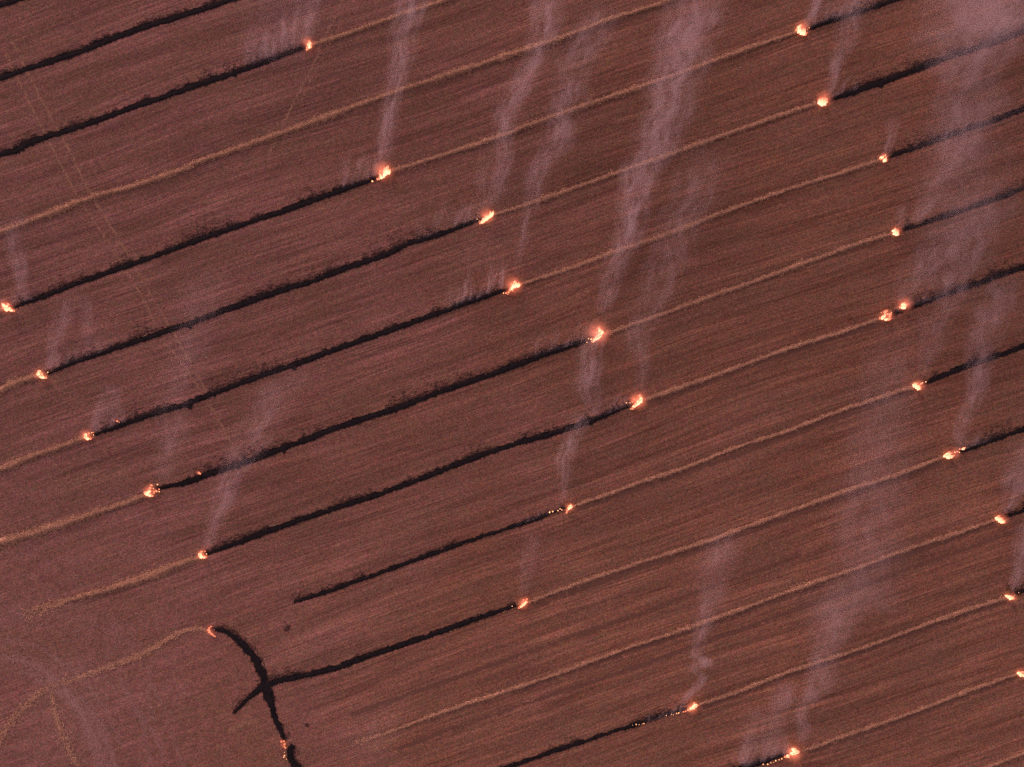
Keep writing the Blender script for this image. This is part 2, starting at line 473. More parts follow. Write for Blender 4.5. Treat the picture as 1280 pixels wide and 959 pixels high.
straw([(258, 787, .5, .5), (248, 785.5, .9, .55), (228, 789, .9, .6), (201, 804, 1.0, .65), (175, 819, 1.1, .62), (134, 834, 1.2, .42), (101, 845.6, 1.4, .32), (67, 857, 1.4, .25), (50, 867, 1.5, .32), (34, 879, 1.8, .42), (10, 908, 2.0, .42), (0, 926, 2.0, .4), (-25, 980, 1.8, .3)],
      'thin curved straw trail sweeping left from the fire at the tip of the black arc')
straw([(64, 861, 1.2, .12), (66, 880, 1.4, .3), (69, 894, 1.8, .38), (81, 924, 2.2, .4), (90, 945, 1.4, .22), (99, 962, 1.3, .35), (120, 1010, 1.3, .3)],
      'short straw trail branching down to the bottom left edge')

# ---- burnt strips
burnt([(-80, 32), (0, 6), (25, -1), (120, -30)], 'sliver of burnt strip clipping the top left corner', .9, taper=(0, 0))
burnt([(-80, 126), (0, 98), (67, 76), (101, 65), (168, 39), (235, 18), (292, -1), (420, -44)], 'topmost full burnt strip, running from left edge to top edge', 1.0, 1.3, taper=(0, 0))
burnt([(-80, 216), (0, 193), (20, 189), (38, 179), (67, 169), (121, 151.5), (168, 134), (215, 118), (255, 104), (296, 90), (336, 76), (368, 64.5), (383, 59)],
      'burnt strip ending at the topmost fire of the left half', 1.0, 1.5, taper=(0, 1), bumps=[(40, .5), (121, .45), (293, .4)])
burnt([(18, 385), (27, 381), (67, 366), (101, 353), (134, 341), (200, 318), (235, 305), (289, 286), (336, 270), (380, 255), (427, 238), (455, 229), (474, 221)],
      'burnt strip from the fire at the left edge to the fire at upper centre left', .9, 1.5, bumps=[(270, .4)])
burnt([(60, 467), (68, 464), (101, 450), (151, 433.5), (201, 417), (235, 405), (285, 387), (336, 369), (386, 353), (427, 338), (482, 319), (509, 306), (559, 290), (588, 279), (602, 274)],
      'burnt strip under the long slanting flame at upper centre', .92, 1.5, bumps=[(237, .8)])
burnt([(118, 544), (128, 540), (168, 526), (200, 515), (235, 504), (285, 485.5), (336, 467), (386, 450), (427, 434), (492, 412), (559, 388), (600, 373), (633, 361.5)],
      'burnt strip with two knobs, ending at the fire left of picture centre', .95, 1.2, bumps=[(236, 1.0), (367, .8), (268, .3)])
burnt([(196, 612), (206, 609), (235, 602), (285, 585.5), (336, 567), (386, 549), (427, 533), (492, 512), (559, 487), (626, 464), (694, 438.5), (726, 429), (740, 424.5)],
      'burnt strip from the ring shaped fire to the largest central flame', 1.02, 1.2, bumps=[(297, .5), (354, .6), (494, .45), (228, .4), (246, .4)])
burnt([(258, 693), (266, 690), (302, 677), (336, 664.5), (386, 647), (427, 633), (492, 612), (559, 586), (626, 561), (694, 541), (744, 524.5), (775, 512), (790, 506)],
      'longest burnt strip, ending at the lowest big central flame', .95, 1.1, bumps=[(738, .5)])
burnt([(367, 753), (386, 747.5), (427, 733.5), (475, 716), (526, 698), (593, 674), (660, 652), (690, 641), (706, 635)],
      'burnt strip starting with a pointed left tip above the black arc', .72, .9)
burnt([(293, 891), (303, 881), (312, 872), (322, 864), (333, 857), (345, 852.5), (369, 847), (403, 840), (427, 832.5), (492, 810), (559, 787), (610, 769), (645, 757)],
      'burnt strip that crosses the black arc and ends at a fire', 1.0, .9, bumps=[(365, .3)], taper=(1, 1))
burnt([(269, 787.5), (278, 788), (289, 794), (302, 804), (314, 817), (324, 834), (331, 854), (336, 871), (344, 897.6), (350, 912), (355, 925)],
      'black burnt arc curving across other strips in the lower left', 1.38, 1.1, name='burnt_arc', taper=(1, 1))
burnt([(366, 931), (362, 937), (362, 944), (366, 952), (374, 966), (392, 1000)], 'short thick burnt lump below the arc at the bottom edge', 1.15, .8, taper=(0, 0))
burnt([(1006, 38), (1014, 36), (1038, 27), (1085, 12), (1122, -1), (1240, -40)], 'burnt strip rising to the top edge from the topmost fire on the right', .85, 1.5, taper=(1, 0))
burnt([(1034, 126), (1043, 123), (1085, 109), (1135, 91), (1186, 72), (1236, 55), (1280, 40), (1390, 2)], 'thick burnt strip of the second fire down on the right', 1.05, 1.6, taper=(1, 0), bumps=[(1100, .8)])
burnt([(1108, 198), (1118, 194), (1152, 182), (1202, 164.6), (1253, 147), (1280, 137), (1390, 98)], 'burnt strip of the third fire down on the right', .85, 1.0, taper=(1, 0))
burnt([(1124, 290), (1133, 286.5), (1186, 269), (1236, 252), (1280, 236), (1390, 197)], 'burnt strip of the fourth fire down on the right', .85, 1.1, taper=(1, 0))
burnt([(1113, 395), (1122, 391), (1152, 379.5), (1186, 367), (1230, 352), (1280, 334), (1390, 296)], 'burnt strip of the twin fires on the right, half veiled by smoke', .85, 1.4, taper=(1, 0), bumps=[(1222, .4)])
burnt([(1152, 481), (1162, 477), (1203, 460), (1253, 443), (1280, 433), (1390, 394)], 'burnt strip of the fire under the twin fires', .88, 1.4, taper=(1, 0))
burnt([(1190, 568), (1205, 563), (1236, 552), (1280, 537), (1390, 498)], 'burnt strip of the chain of flames at far right', .9, 1.4, taper=(1, 0))
burnt([(1252, 648), (1261, 645), (1280, 638), (1390, 600)], 'burnt stub at right edge above the lower fires', .85, 1.4, taper=(1, 0))
burnt([(1264, 745), (1270, 742), (1285, 737), (1390, 700)], 'tiny burnt stub beside the second lowest fire at right edge', .8, 1.4, taper=(1, 0))
burnt([(1279, 841), (1290, 836), (1390, 800)], 'burnt sliver at right edge next to the lowest fire', .8, 1.0, taper=(1, 0))
burnt([(540, 992), (590, 975), (637, 958.5), (694, 939), (744, 922), (794, 906), (841, 891), (858, 886)], 'burnt strip with glowing specks at bottom centre', .62, 1.0, taper=(0, 1))
burnt([(860, 982), (930, 959), (961, 950), (978, 944), (985, 941)], 'burnt strip at the bottom edge below the beaded fire', .95, 1.2, taper=(0, 1))
burnt([(358, 788.5), (362, 784)], 'small dark scorched spot right of the black arc', .32, .5, name='scorched_spot', taper=(0, 0))
burnt([(383.5, 908), (385.5, 907)], 'tiny dark scorched dot right of the arc near the bottom edge', .2, .3, name='scorched_spot', taper=(0, 0))

# ---- wheel marks, litter, ruts and painted row shade
tl = 'faint pale wheel track crossing the rows'
scatter([(436, -30), (425, 8), (403, 52), (390, 85), (372, 118), (350, 165), (335, 195)], M_litter, 'wheel_track', tl + ' near the topmost fire', .30, 8)
scatter([(443, -30), (430, 20), (411, 56), (386, 105), (376, 130)], M_litter, 'wheel_track', tl + ', its second line', .22, 3)
scatter([(5, 60), (30, 115), (66, 186), (100, 250), (140, 310), (178, 372), (200, 418), (232, 460), (262, 508), (290, 555)], M_litter, 'wheel_track', tl + ' through the left side', .26, 7)
scatter([(15, 50), (45, 112), (88, 190), (112, 240), (152, 305), (192, 375), (225, 430), (248, 470), (268, 515)], M_litter, 'wheel_track', tl + ' through the left side, second line', .26, 7)
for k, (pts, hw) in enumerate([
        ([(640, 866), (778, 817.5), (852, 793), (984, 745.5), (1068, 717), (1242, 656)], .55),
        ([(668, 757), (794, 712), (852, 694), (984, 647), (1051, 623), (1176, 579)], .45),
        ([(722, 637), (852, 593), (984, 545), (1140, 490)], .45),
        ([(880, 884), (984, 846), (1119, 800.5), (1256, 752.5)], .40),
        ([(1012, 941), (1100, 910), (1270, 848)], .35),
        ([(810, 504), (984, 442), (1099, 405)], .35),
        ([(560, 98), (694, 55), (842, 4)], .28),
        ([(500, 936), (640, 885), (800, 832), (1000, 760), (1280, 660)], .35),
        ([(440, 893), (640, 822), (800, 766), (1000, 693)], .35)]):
    scatter(pts, M_rut_shade, 'rut_shade', 'dark wheel rut with painted shade along the lower side of a straw row', hw, 12, (.3, 1.0))  # dark soil colour carries wheel ruts and the shade below the rows
for pts, hw, pm in [([(-20, 775), (60, 765), (150, 790), (170, 830)], 3.0, 24), ([(60, 850), (95, 880), (118, 915), (140, 975)], 1.3, 34), ([(-30, 800), (30, 830), (80, 870)], 3.0, 30),
                    ([(-10, 822), (30, 826), (60, 842), (84, 866), (104, 900), (122, 960)], .75, 18), ([(-10, 838), (25, 838), (52, 852)], .6, 14),
                    ([(100, 870), (120, 893), (134, 925), (146, 965)], .8, 20), ([(-10, 800), (40, 806), (90, 838), (128, 880), (150, 930)], .6, 9),
                    ([(170, 885), (190, 915), (206, 950)], .6, 14), ([(200, 800), (185, 850), (190, 900)], .6, 10),
                    ([(20, 690), (120, 700), (200, 690)], 2.0, 14), ([(190, 855), (210, 900), (235, 980)], .5, 8), ([(150, 850), (175, 900), (195, 980)], .5, 8)]:
    scatter(pts, M_dust, 'dusty_patch', 'pale dusty turning ground in the lower left corner', hw, pm)
for pts, hw, pm in [([(60, 610), (100, 600), (160, 590)], 1.2, 10), ([(95, 760), (140, 755), (200, 770)], .9, 10), ([(322, 900), (300, 906), (285, 915)], .5, 18), ([(0, 795), (20, 791), (36, 786)], .6, 14), ([(8, 815), (60, 760), (88, 750)], .6, 8)]:
    scatter(pts, M_litter, 'straw_litter', 'thin scattered straw litter on the soil', hw, pm, kind='stuff')

# ------------------------------------------------------------------ fires
def flame_mesh(name, seed, lean=0.9, height=1.0, rad=0.33):
    """a curling tongue of flame, fat near its foot, pointed and split at the tip, bent downwind (+Y)"""
    r = random.Random(seed)
    segs, rings = 9, 10
    V, F = [], []
    ph = r.uniform(0, 6.28); tw = r.uniform(-1.2, 1.2)
    for k in range(rings):
        t = k / (rings - 1)
        rr = rad * (math.sin(math.pi * min(1, t * 0.82 + 0.20)) ** 0.9) * (1 - t) ** 0.45 + 0.012
        cx = lean * 0.35 * t * t + 0.10 * math.sin(3.4 * t + ph) * t
        cy = lean * height * t ** 1.4
        z = height * t
        for j in range(segs):
            a = 2 * math.pi * j / segs + tw * t
            q = rr * (1 + 0.22 * math.sin(3 * a + ph + 4 * t) + r.uniform(-.1, .1))
            V.append((cx + q * math.cos(a), cy + q * math.sin(a), z))
    for k in range(rings - 1):
        for j in range(segs):
            a, b = k * segs + j, k * segs + (j + 1) % segs
            F.append((a, b, b + segs, a + segs))
    F.append(tuple(reversed(range(segs)))); F.append(tuple(range((rings - 1) * segs, rings * segs)))
    me = mesh_np(name, V, F)
    for p in me.polygons: p.use_smooth = True
    return me
FL = [flame_mesh('flame', 11 + k, .65, 1.0, .34) for k in range(4)]
FLR = [m.copy() for m in FL]
for m in FL: m.materials.append(M_flame)
for m in FLR: m.materials.append(M_flame_r)
def ember_mesh():
    r = random.Random(5)
    V, F = [], []
    ring = 6
    V.append((0, 0, 0.18))
    for k in range(ring):
        a = 6.283 * k / ring
        V.append((.16 * math.cos(a) * r.uniform(.7, 1.2), .16 * math.sin(a) * r.uniform(.7, 1.2), .10))
    for k in range(ring):
        a = 6.283 * k / ring
        V.append((.13 * math.cos(a), .13 * math.sin(a), 0.0))
    for k in range(ring):
        b = (k + 1) % ring
        F.append((0, 1 + k, 1 + b)); F.append((1 + k, 1 + ring + k, 1 + ring + b, 1 + b))
    F.append(tuple(1 + ring + k for k in reversed(range(ring))))
    me = mesh_np('ember', V, F); me.materials.append(M_ember)
    return me
EM = ember_mesh()
def glow_mesh():
    import bmesh
    bm = bmesh.new(); bmesh.ops.create_icosphere(bm, subdivisions=2, radius=1.0)
    me = bpy.data.meshes.new('flame_glow'); bm.to_mesh(me); bm.free()
    me.materials.append(M_glow)
    return me
GL = glow_mesh()

def fire(px, py, spots, label, glow=1.0, embers=(), bead=0.0):
    """spots: (dx, dy, size) in photo pixels from (px, py), dy downwards"""
    root = bpy.data.objects.new('straw_fire', None); C.objects.link(root)
    root.location = P(px, py); root.empty_display_size = 0.5
    tag(root, label, 'fire', 'small fires burning at the ends of the straw rows')
    wsum = 0; gx = gy = 0
    for q, (dx, dy, sz) in enumerate(spots):
        hot = sz > 0.62
        o = link('flame', random.choice(FL if hot else FLR), None, root)
        o.location = (dx * S, -dy * S - 0.28 * sz, 0.03)
        o.scale = (sz * random.uniform(.85, 1.2), sz * random.uniform(.85, 1.25), sz * random.uniform(1.0, 1.5))
        o.rotation_euler = (0, 0, random.uniform(-.8, .5))
        gx += dx * sz; gy += dy * sz; wsum += sz
    for dx, dy, sz in embers:
        o = link('ember', EM, None, root)
        o.location = ((dx + random.uniform(-1.3, 1.3)) * S, -(dy + random.uniform(-.9, .9)) * S, 0.05); sz *= random.uniform(.55, 1.25); o.scale = (sz, sz * random.uniform(.7, 1.2), sz); o.rotation_euler = (0, 0, random.uniform(0, 6))
    if glow > 0:
        o = link('flame_glow', GL, None, root)  # added halo standing in for bloom and firelit smoke
        o.location = (gx / wsum * S, -gy / wsum * S + .1, 0.9)
        o.scale = (1.9 * glow, 1.9 * glow, 1.5 * glow)
    return root

def arc_left(r=1.0, k=1.0):
    """crescent front eating to the left"""
    base = [(3, 6, .55), (0, 5, .75), (-3, 3.5, .85), (-5.5, 1, .8), (-6, -2, .7), (-4.5, -4.5, .6), (-2, -6, .5), (-3, 0, .6), (-1, 3, .6)]
    return [(x * r + random.uniform(-.7, .7), y * r + random.uniform(-.7, .7), s * k * random.uniform(.85, 1.1)) for x, y, s in base]
def slant_right(r=1.0, k=1.0):
    """front running up to the right, largest at its head"""
    base = [(-9, 8, .42), (-7, 6.5, .5), (-4.5, 4.5, .65), (-2, 2.5, .8), (0, 0.5, .95), (2, -1, 1.1), (3.5, -3.5, 1.15), (5, -5.5, .9), (1, -4.5, .6), (4, -1, .8), (6, -3.5, .6), (2.5, -7.5, .5)]
    return [(x * r + random.uniform(-.6, .6), y * r + random.uniform(-.6, .6), s * k * random.uniform(.85, 1.12)) for x, y, s in base]

# left column
fire(12, 383, [(-6, -2, .75), (-3, -1, .85), (-7, 1, .6), (0, 2, .85), (3, 4, .75), (-3, 3, .9), (6, 5, .45), (-1, -3, .5)], 'two lobed fire touching the left edge of the photo', .9)
fire(54, 467.5, [(-4, -3, .8), (-5, 0, .7), (-2, 2, .9), (1, 3, .8), (4, 4, .5), (-1, -1, .6)], 'compact fire, second from top in the left column of fires', .7, [(5, -2, .7)])
fire(111.5, 544, [(-4, -2, .75), (-4, 1, .8), (-1, 3, .85), (2, 3.5, .6), (0, -3, .45), (5, -4, .35)], 'round fire with dark centre, third from top in the left column', .75, [(4, -3, .6), (6, 0, .5)])
fire(191, 613, [(-6, 3, .95), (-4, 0, .75), (-3, -4, .6), (-1, -7, .5), (0, 6, .55), (-3, 5, .8), (5, 0, .6), (8, -2, .4), (2, 1, .4)], 'ring shaped fire with smouldering dark heart left of centre', .85, [(5, -8, .7), (2, -3, .5), (9, 1, .5), (1, 3, .6)])
fire(254.5, 692.5, [(-4, -1, .8), (-2, 2, .8), (1, 3, .7), (3, 2.5, .5), (-2, -4, .5), (2, -4, .4)], 'small horseshoe fire just above the black arc', .6, [(3, -1, .8)])
fire(265, 789, [(-3, -5, .45), (-3.5, -2.5, .55), (-2.5, 0, .55), (0, 2.5, .5), (2, 4.5, .45), (4, 6, .35), (-1, -6.5, .35)], 'thin crescent of flame at the upper tip of the black arc', .45)
fire(355, 930, [(-3, -4, .5), (0, -4.5, .45), (1, -1, .5), (.5, 2, .45), (2, 4, .35)], 'broken line of small flames at the lower end of the black arc', .35, [(1, 14, .7), (0, 16, .6), (2, 18, .5), (0, 11, .5)])
# heads of the strips in the middle
fire(386.5, 57, [(-3, 5, .45), (-2, 3, .6), (0, 1, .8), (1, -1, .85), (1.5, -3.5, .6), (2.5, 1, .5)], 'small upright fire near the top edge in the left half', .85)
fire(481, 215, [(-9, 9, .45), (-7, 8, .6), (-4, 6, .75), (-1, 4, .8), (1, 1, 1.0), (2, -1, 1.15), (3, -3, 1.0), (0, -4, .6), (5, 0, .8), (-6, -1, .35), (-7, 2, .35)], 'fire with detached inner tongue at upper centre left', 1.25, [(-14, 12, .8)])
fire(608, 270.5, [(-8, 8, .5), (-6, 6.5, .7), (-3.5, 4.5, .8), (-1, 2.5, .9), (1, 1, .95), (3.5, -1, .9), (6, -2.5, 1.0), (7.5, -4, .7)], 'long slanting flame at upper centre', 1.05, [(-10, 4, .5), (-9, 7, .6), (-7, 2, .4)])
fire(641.5, 357, [(-9, 9, .4), (-6, 8, .5), (-4, 5, .6), (-2, 3, .7), (1, 0, .95), (4, -2, 1.1), (6, -1, .9), (2, -4, .75), (-1, 6, .4)], 'ragged bright fire with trailing sparks left of picture centre', 1.2, [(-11, 10, .7), (-8, 11, .5), (-3, -2, .5)])
fire(746, 419, [(-6, 7, .5), (-4, 5.5, .8), (-1, 3, .95), (1, 1, 1.0), (3.5, -1, 1.1), (5, -4, 1.05), (3.5, -7, .8), (2, -9.5, .55), (0, -4, .4)], 'largest curling flame just right of centre', 1.45, [(-11, 9, .7), (-10, 5, .6), (-8, 6, .8), (-4, 9, .5)])
fire(796, 501, [(-6, 9, .5), (-4, 6, .7), (-1, 4, .85), (2, 1, .95), (4, -1, 1.0), (5, -4, .85), (3, -7, .6), (-6, 1, .35), (-4, -2, .35)], 'hook shaped flame, lowest of the big central fires', 1.2, [(-13, 3, .5), (-7, 11, .7), (-8, 3, .5)])
fire(710, 634, [(-2, 6, .45), (-1, 3, .6), (1, 0, .8), (2, -2, .8), (3.5, -4, .5)], 'small narrow fire below centre with embers trailing left', .6, [(-23, 7, .7), (-19, 5.5, .8), (-14, 5, .6), (-11, 3, .7), (-8, 4, .5)])
fire(654.5, 753, [(-6, 6, .5), (-3.5, 4, .65), (-1, 2, .75), (1, 0, .8), (3, -2, .75), (4, -5, .5), (0, -4, .4)], 'small slanting fire ending the strip that crosses the black arc', .75, [(-13, 5, .5)])
fire(865, 883, [(-11, 6, .35), (-8, 5, .45), (-5, 3, .6), (-2, 1, .75), (1, -1, .9), (3, -3, .9), (2, -5, .5)], 'tapered fire with a trail of glowing specks at bottom centre', .8,
     [(-74, 24, .5), (-71, 23, .55), (-67, 22, .5), (-62, 21, .45), (-59, 21.5, .5), (-31, 12, .45), (-27, 10, .5), (-23, 10, .5), (-20, 8, .55), (-16, 8, .5)])
fire(989, 939, [(-8, 6, .5), (-5, 4.5, .75), (-2, 3, .6), (0, 1, .85), (3, -1, 1.1), (2, -4, .9), (5, -1, .8)], 'fire followed by a beaded line of sparks on the bottom edge', 1.15,
     [(-12, 8.5, .9), (-16, 10, .8), (-19, 12, 1.0), (-25, 13.5, .9), (-29, 16, .8), (-34, 17, .6), (-22, 13, .5)])
# right column
fire(1001, 38.5, [(-4, -3, .8), (-3, 0, .9), (0, 2, .95), (3, 3, .8), (5, 4.5, .55), (-1, -5, .5), (-6, -1, .5), (1, -1, .6)], 'topmost fire of the right column, near the top edge', .95, [(9, -3, .5), (7, -2, .4)])
fire(1027, 127.5, [(-3, 0, 1.0), (0, 2, .9), (3, 2, .75), (-4, -3, .6), (3, -3, .6), (0, -1, .8), (6, -3, .4)], 'second fire down in the right column with flaring edges', 1.05, [(5, 4, .5), (7, 0, .5)])
fire(1103.5, 198, [(-3, -1.5, .7), (-1, -2, .5), (1, 2, .8), (3, 3, .5), (-4, 1, .4)], 'tiny fire, third down in the right column', .6, [(3, -3, .6), (0, 0, .5)])
fire(1119, 290, [(-3, -2, .65), (-2, 1, .8), (1, 2, .75), (3, 3, .45), (-1, -4, .4)], 'small fire, fourth down in the right column', .7)
fire(1106.5, 394.5, [(-7, 3, .6), (-4, 2, .8), (-2, 0, .65), (0, 4, .7), (-1, -5, .6), (1, -6, .5), (3, 4, .6), (5, -2, .5), (5, 1, .4)], 'left of the twin fires, a knot of flames round dark gaps', .85, [(2, -1, .5), (6, -4, .5), (-4, -3, .4)])
fire(1127.5, 382.5, [(-1, 0, .9), (1, 1, .9), (0, -2, .75), (2, -1, .7), (-3, 1, .5)], 'right of the twin fires, a single round flame', 1.0)
fire(1146, 482, [(-4, -1, .85), (-1, 1, .8), (1, 3, .7), (-2, -3, .5), (3, 4, .5), (5, -3, .4)], 'fire under the twin fires, sixth row of the right column', .85, [(8, -4, .6), (10, -5, .7), (5, -1, .4)])
fire(1185, 568, [(-5, 1, .75), (-3, -1, .85), (-1, 2, .9), (2, 2, .7), (4, 3, .5), (0, -3, .5), (18, -8, .7), (8, -3, .35), (11, -4, .4), (14, -7, .35)], 'chain of flames with second bright spot, seventh down in right column', .8, [(6, 1, .5), (13, -3, .5), (9, -2, .5)])
fire(1248.5, 648.5, [(-4, -2, .7), (-2, -1, .9), (0, 1, .85), (3, 3, .7), (5, 4, .4), (-1, -4, .4)], 'fire near right edge, third from the bottom of the right column', .8)
fire(1261, 744.5, [(-4, -1, .7), (-1, 0, .9), (1, 2, .75), (4, 3, .5)], 'second lowest fire, close to the right edge', .7, [(13, -4, .6), (6, -1, .4)])
fire(1276, 841, [(-4, -1, .7), (-1, 1, .85), (1, -2, .6), (3, 2, .7), (5, 0, .6)], 'lowest fire, cut by the right edge', .8)
# stray burning spots behind the fronts
fire(249.5, 590.5, [(0, 0, .6), (1, 1, .45)], 'lone burning spot on the strip right of the ring shaped fire', .35)
fire(147, 526, [(0, 0, .42)], 'faint lone spark right of the third fire in the left column', .22, [(3, 1, .4)])

# ------------------------------------------------------------------ smoke
SM = [0]
def smoke(name, pts, label, dens=0.12, rise=0.10, z0=0.6, streak=1.0, puff=1.0, cat='smoke', group='smoke plumes drifting off the fires', kind=None, zmax=14.0, flat=0.75, col=(0.88, 0.79, 0.79)):
    """pts: (px, py, half width px, strength) from the source downwind (py falls)."""
    SM[0] += 1; seed = SM[0]
    dist = [(pts[0][1] - p[1]) * S for p in pts]
    X, Y, Z, W, D = [], [], [], [], []
    for p, dd in zip(pts, dist):
        z = min(zmax, z0 + rise * dd)
        q = P(p[0], p[1], z)
        X.append(q[0]); Y.append(q[1]); Z.append(z); W.append(p[2] * S * 1.8); D.append(p[3])
    X, Y, Z, W, D = map(np.array, (X, Y, Z, W, D))
    Lh = Y[-1] - Y[0]
    ox, oy = X[0], Y[0]
    T = (Y - oy) / Lh
    def curve(node, vals, vmin, vmax):
        cm = node.mapping
        c = cm.curves[0]
        v = (vals - vmin) / max(1e-6, vmax - vmin)
        c.points[0].location = (0, float(v[0])); c.points[1].location = (1, float(v[-1]))
        for t, y in list(zip(T, v))[1:-1]:
            c.points.new(float(t), float(y))
        cm.clip_min_x, cm.clip_min_y, cm.clip_max_x, cm.clip_max_y = 0, -1, 1, 2
        cm.update()
        cm.initialize()
        return cm, c
    g = N('drifting_smoke')
    co = g.n('TexCoord').outputs['Object']
    sx = g.n('SeparateXYZ'); g.l(co, sx.inputs[0])
    x, y, z = sx.outputs
    t = g.math('DIVIDE', y, Lh, clamp=True)
    def fc(vals):
        lo, hi = float(vals.min()), float(vals.max())
        if hi - lo < 1e-4: hi = lo + 1e-3
        nd = g.n('FloatCurve'); cm, c = curve(nd, vals, lo, hi); g.l(t, nd.inputs['Value'])
        return g.math('MULTIPLY_ADD', nd.outputs[0], hi - lo, lo), lambda q: lo + (hi - lo) * cm.evaluate(c, q)
    cxn, cxf = fc(X - ox); wn, wf = fc(W); dn_, df = fc(D); czn, czf = fc(Z)
    # meander of the filaments
    mv = g.n('CombineXYZ'); g.l(g.math('MULTIPLY', y, 0.22), mv.inputs[1]); mv.inputs[0].default_value = seed * 7.3
    g.l(g.math('MULTIPLY', z, .2), mv.inputs[2])
    me_ = g.noise(mv.outputs[0], 1.0, 1.0, 0.5)
    mo = g.math('MULTIPLY', g.math('SUBTRACT', me_.outputs['Fac'], 0.5), 0.9)
    u = g.math('ADD', g.math('DIVIDE', g.math('SUBTRACT', x, cxn), wn), g.math('MULTIPLY', mo, g.ramp(t, 0, .15, .2, 1)))
    v = g.math('DIVIDE', g.math('SUBTRACT', z, czn), g.math('MULTIPLY', wn, flat))
    r2 = g.math('ADD', g.math('MULTIPLY', u, u), g.math('MULTIPLY', v, v))
    body = g.math('POWER', g.math('SUBTRACT', 1.0, r2, clamp=True), 2.0)
    # long filaments
    fv = g.n('CombineXYZ'); g.l(g.math('MULTIPLY', u, 2.1), fv.inputs[0]); g.l(g.math('MULTIPLY_ADD', y, 0.11, seed * 3.1), fv.inputs[1]); g.l(v, fv.inputs[2])
    fil = g.noise(fv.outputs[0], 1.9, 3.0, 0.7).outputs['Fac']
    fil = g.ramp(fil, 0.38, 0.64, max(0.0, 1 - .92 * streak), 1 + 0.75 * streak)
    # puffs
    pv = g.mapping(co, scale=(1, .5, 1), loc=(seed * 5.7, 0, 0))
    pu = g.noise(pv, 0.50, 3.0, 0.65).outputs['Fac']
    pu = g.ramp(pu, 0.30, 0.66, max(0.0, 1 - .8 * puff), 1 + 0.6 * puff)
    ends = g.math('MULTIPLY', g.ramp(t, 0.0, 0.03), g.ramp(t, 0.80, 1.0, 1.0, 0.0))
    den = g.math('MULTIPLY', g.math('MULTIPLY', body, fil), g.math('MULTIPLY', pu, dn_))
    den = g.math('MULTIPLY', g.math('MULTIPLY', den, ends), dens * .86)
    pvn = g.n('VolumePrincipled'); g.l(den, pvn.inputs['Density'])
    pvn.inputs['Color'].default_value = (*col, 1)
    pvn.inputs['Anisotropy'].default_value = 0.0
    g.l(pvn.outputs[0], g.out.inputs['Volume'])
    # hull
    n = max(8, min(40, int(Lh / 1.2))); segs = 12
    V = []
    for k in range(n):
        q = k / (n - 1)
        cx, wd, cz = cxf(q), wf(q) * (1.25 if q > .1 else 1.05), czf(q)
        for j in range(segs):
            a = 2 * math.pi * j / segs
            V.append((cx + wd * math.cos(a), q * Lh, max(0.12, cz + wd * flat * math.sin(a))))
    F = []
    for k in range(n - 1):
        for j in range(segs):
            a, b = k * segs + j, k * segs + (j + 1) % segs
            F.append((a, a + segs, b + segs, b))
    F.append(tuple(range(segs))); F.append(tuple(reversed(range((n - 1) * segs, n * segs))))
    me = mesh_np(name, V, F)
    dims = np.array([max(v_[i] for v_ in V) - min(v_[i] for v_ in V) for i in range(3)])
    auto = dims.mean() / 10.0
    want = max(0.25, float(np.mean(W)) * 0.55)
    g.m.cycles.volume_step_rate = float(np.clip(want / auto, 0.05, 3.0))
    o = link(name, me, g.m)
    o.location = (ox, oy, 0)
    tag(o, label, cat, group, kind)
    return o

pl = 'smoke_plume'
smoke(pl, [(382, 54, 4, 1.2), (385, 40, 7, 1), (388, 22, 9, .8), (393, 0, 12, .6), (402, -40, 16, .5)], 'pale smoke plume leaving the top edge above the topmost fire of the left half', .15)
smoke(pl, [(474, 212, 4, 1.1), (481, 190, 9, 1), (486, 160, 10, 1), (493, 120, 9, 1), (501, 85, 11, .9), (509, 40, 15, .7), (520, 5, 17, .6), (532, -40, 20, .5)], 'tall narrow smoke column over the fire with detached inner tongue', .17)
smoke(pl, [(608, 262, 5, .5), (622, 235, 9, .9), (630, 190, 10, 1.1), (636, 140, 12, 1.1), (652, 108, 14, 1), (672, 70, 14, .9), (684, 20, 17, .8), (692, -40, 22, .6)], 'smoke plume rising to the top edge from the long slanting flame', .13)
smoke(pl, [(601, 264, 5, .7), (604, 240, 7, .7), (606, 205, 9, .5), (618, 165, 10, .3)], 'faint side strand of smoke left of the long slanting flame', .10)
smoke(pl, [(646, 345, 2.5, .5), (648, 322, 4, 1.6), (656, 288, 6, 1.4), (664, 250, 9, .9), (675, 212, 13, .8), (698, 168, 17, .8), (702, 130, 17, .7), (718, 90, 20, .5), (738, 40, 22, .4), (750, -20, 24, .3)], 'thin smoke thread widening upward from the ragged fire', .12)
smoke(pl, [(752, 396, 6, 1.4), (758, 375, 9, 1.5), (768, 345, 12, 1.5), (779, 305, 14, 1.5), (790, 270, 16, 1.4), (804, 220, 19, 1.3), (822, 178, 22, 1.2), (840, 130, 24, 1.0), (850, 75, 26, .9), (864, 20, 28, .9), (880, -40, 30, .8)], 'widest and longest smoke column, from the largest central flame to the top edge', .105)
smoke(pl, [(745, 520, 5, 1.3), (737, 498, 11, 1.2), (735, 470, 13, 1.3), (739, 440, 12, 1.1), (746, 412, 10, .7), (752, 392, 8, .3)], 'smoke column rising off the longest burnt strip below the largest flame', .15)
smoke(pl, [(797, 494, 4, 1.0), (801, 476, 7, 1.0), (803, 455, 9, .9), (799, 432, 12, .8), (808, 400, 16, .7), (822, 360, 20, .6), (845, 300, 22, .45), (870, 230, 26, .4), (885, 160, 26, .2)], 'loose smoke plume over the hook shaped flame', .085)
smoke(pl, [(706, 626, 3, .9), (705, 610, 5, 1.2), (707, 585, 8, 1.2), (713, 558, 10, 1.1), (720, 532, 11, .8), (732, 505, 12, .4)], 'thin smoke plume over the small fire below centre', .13)
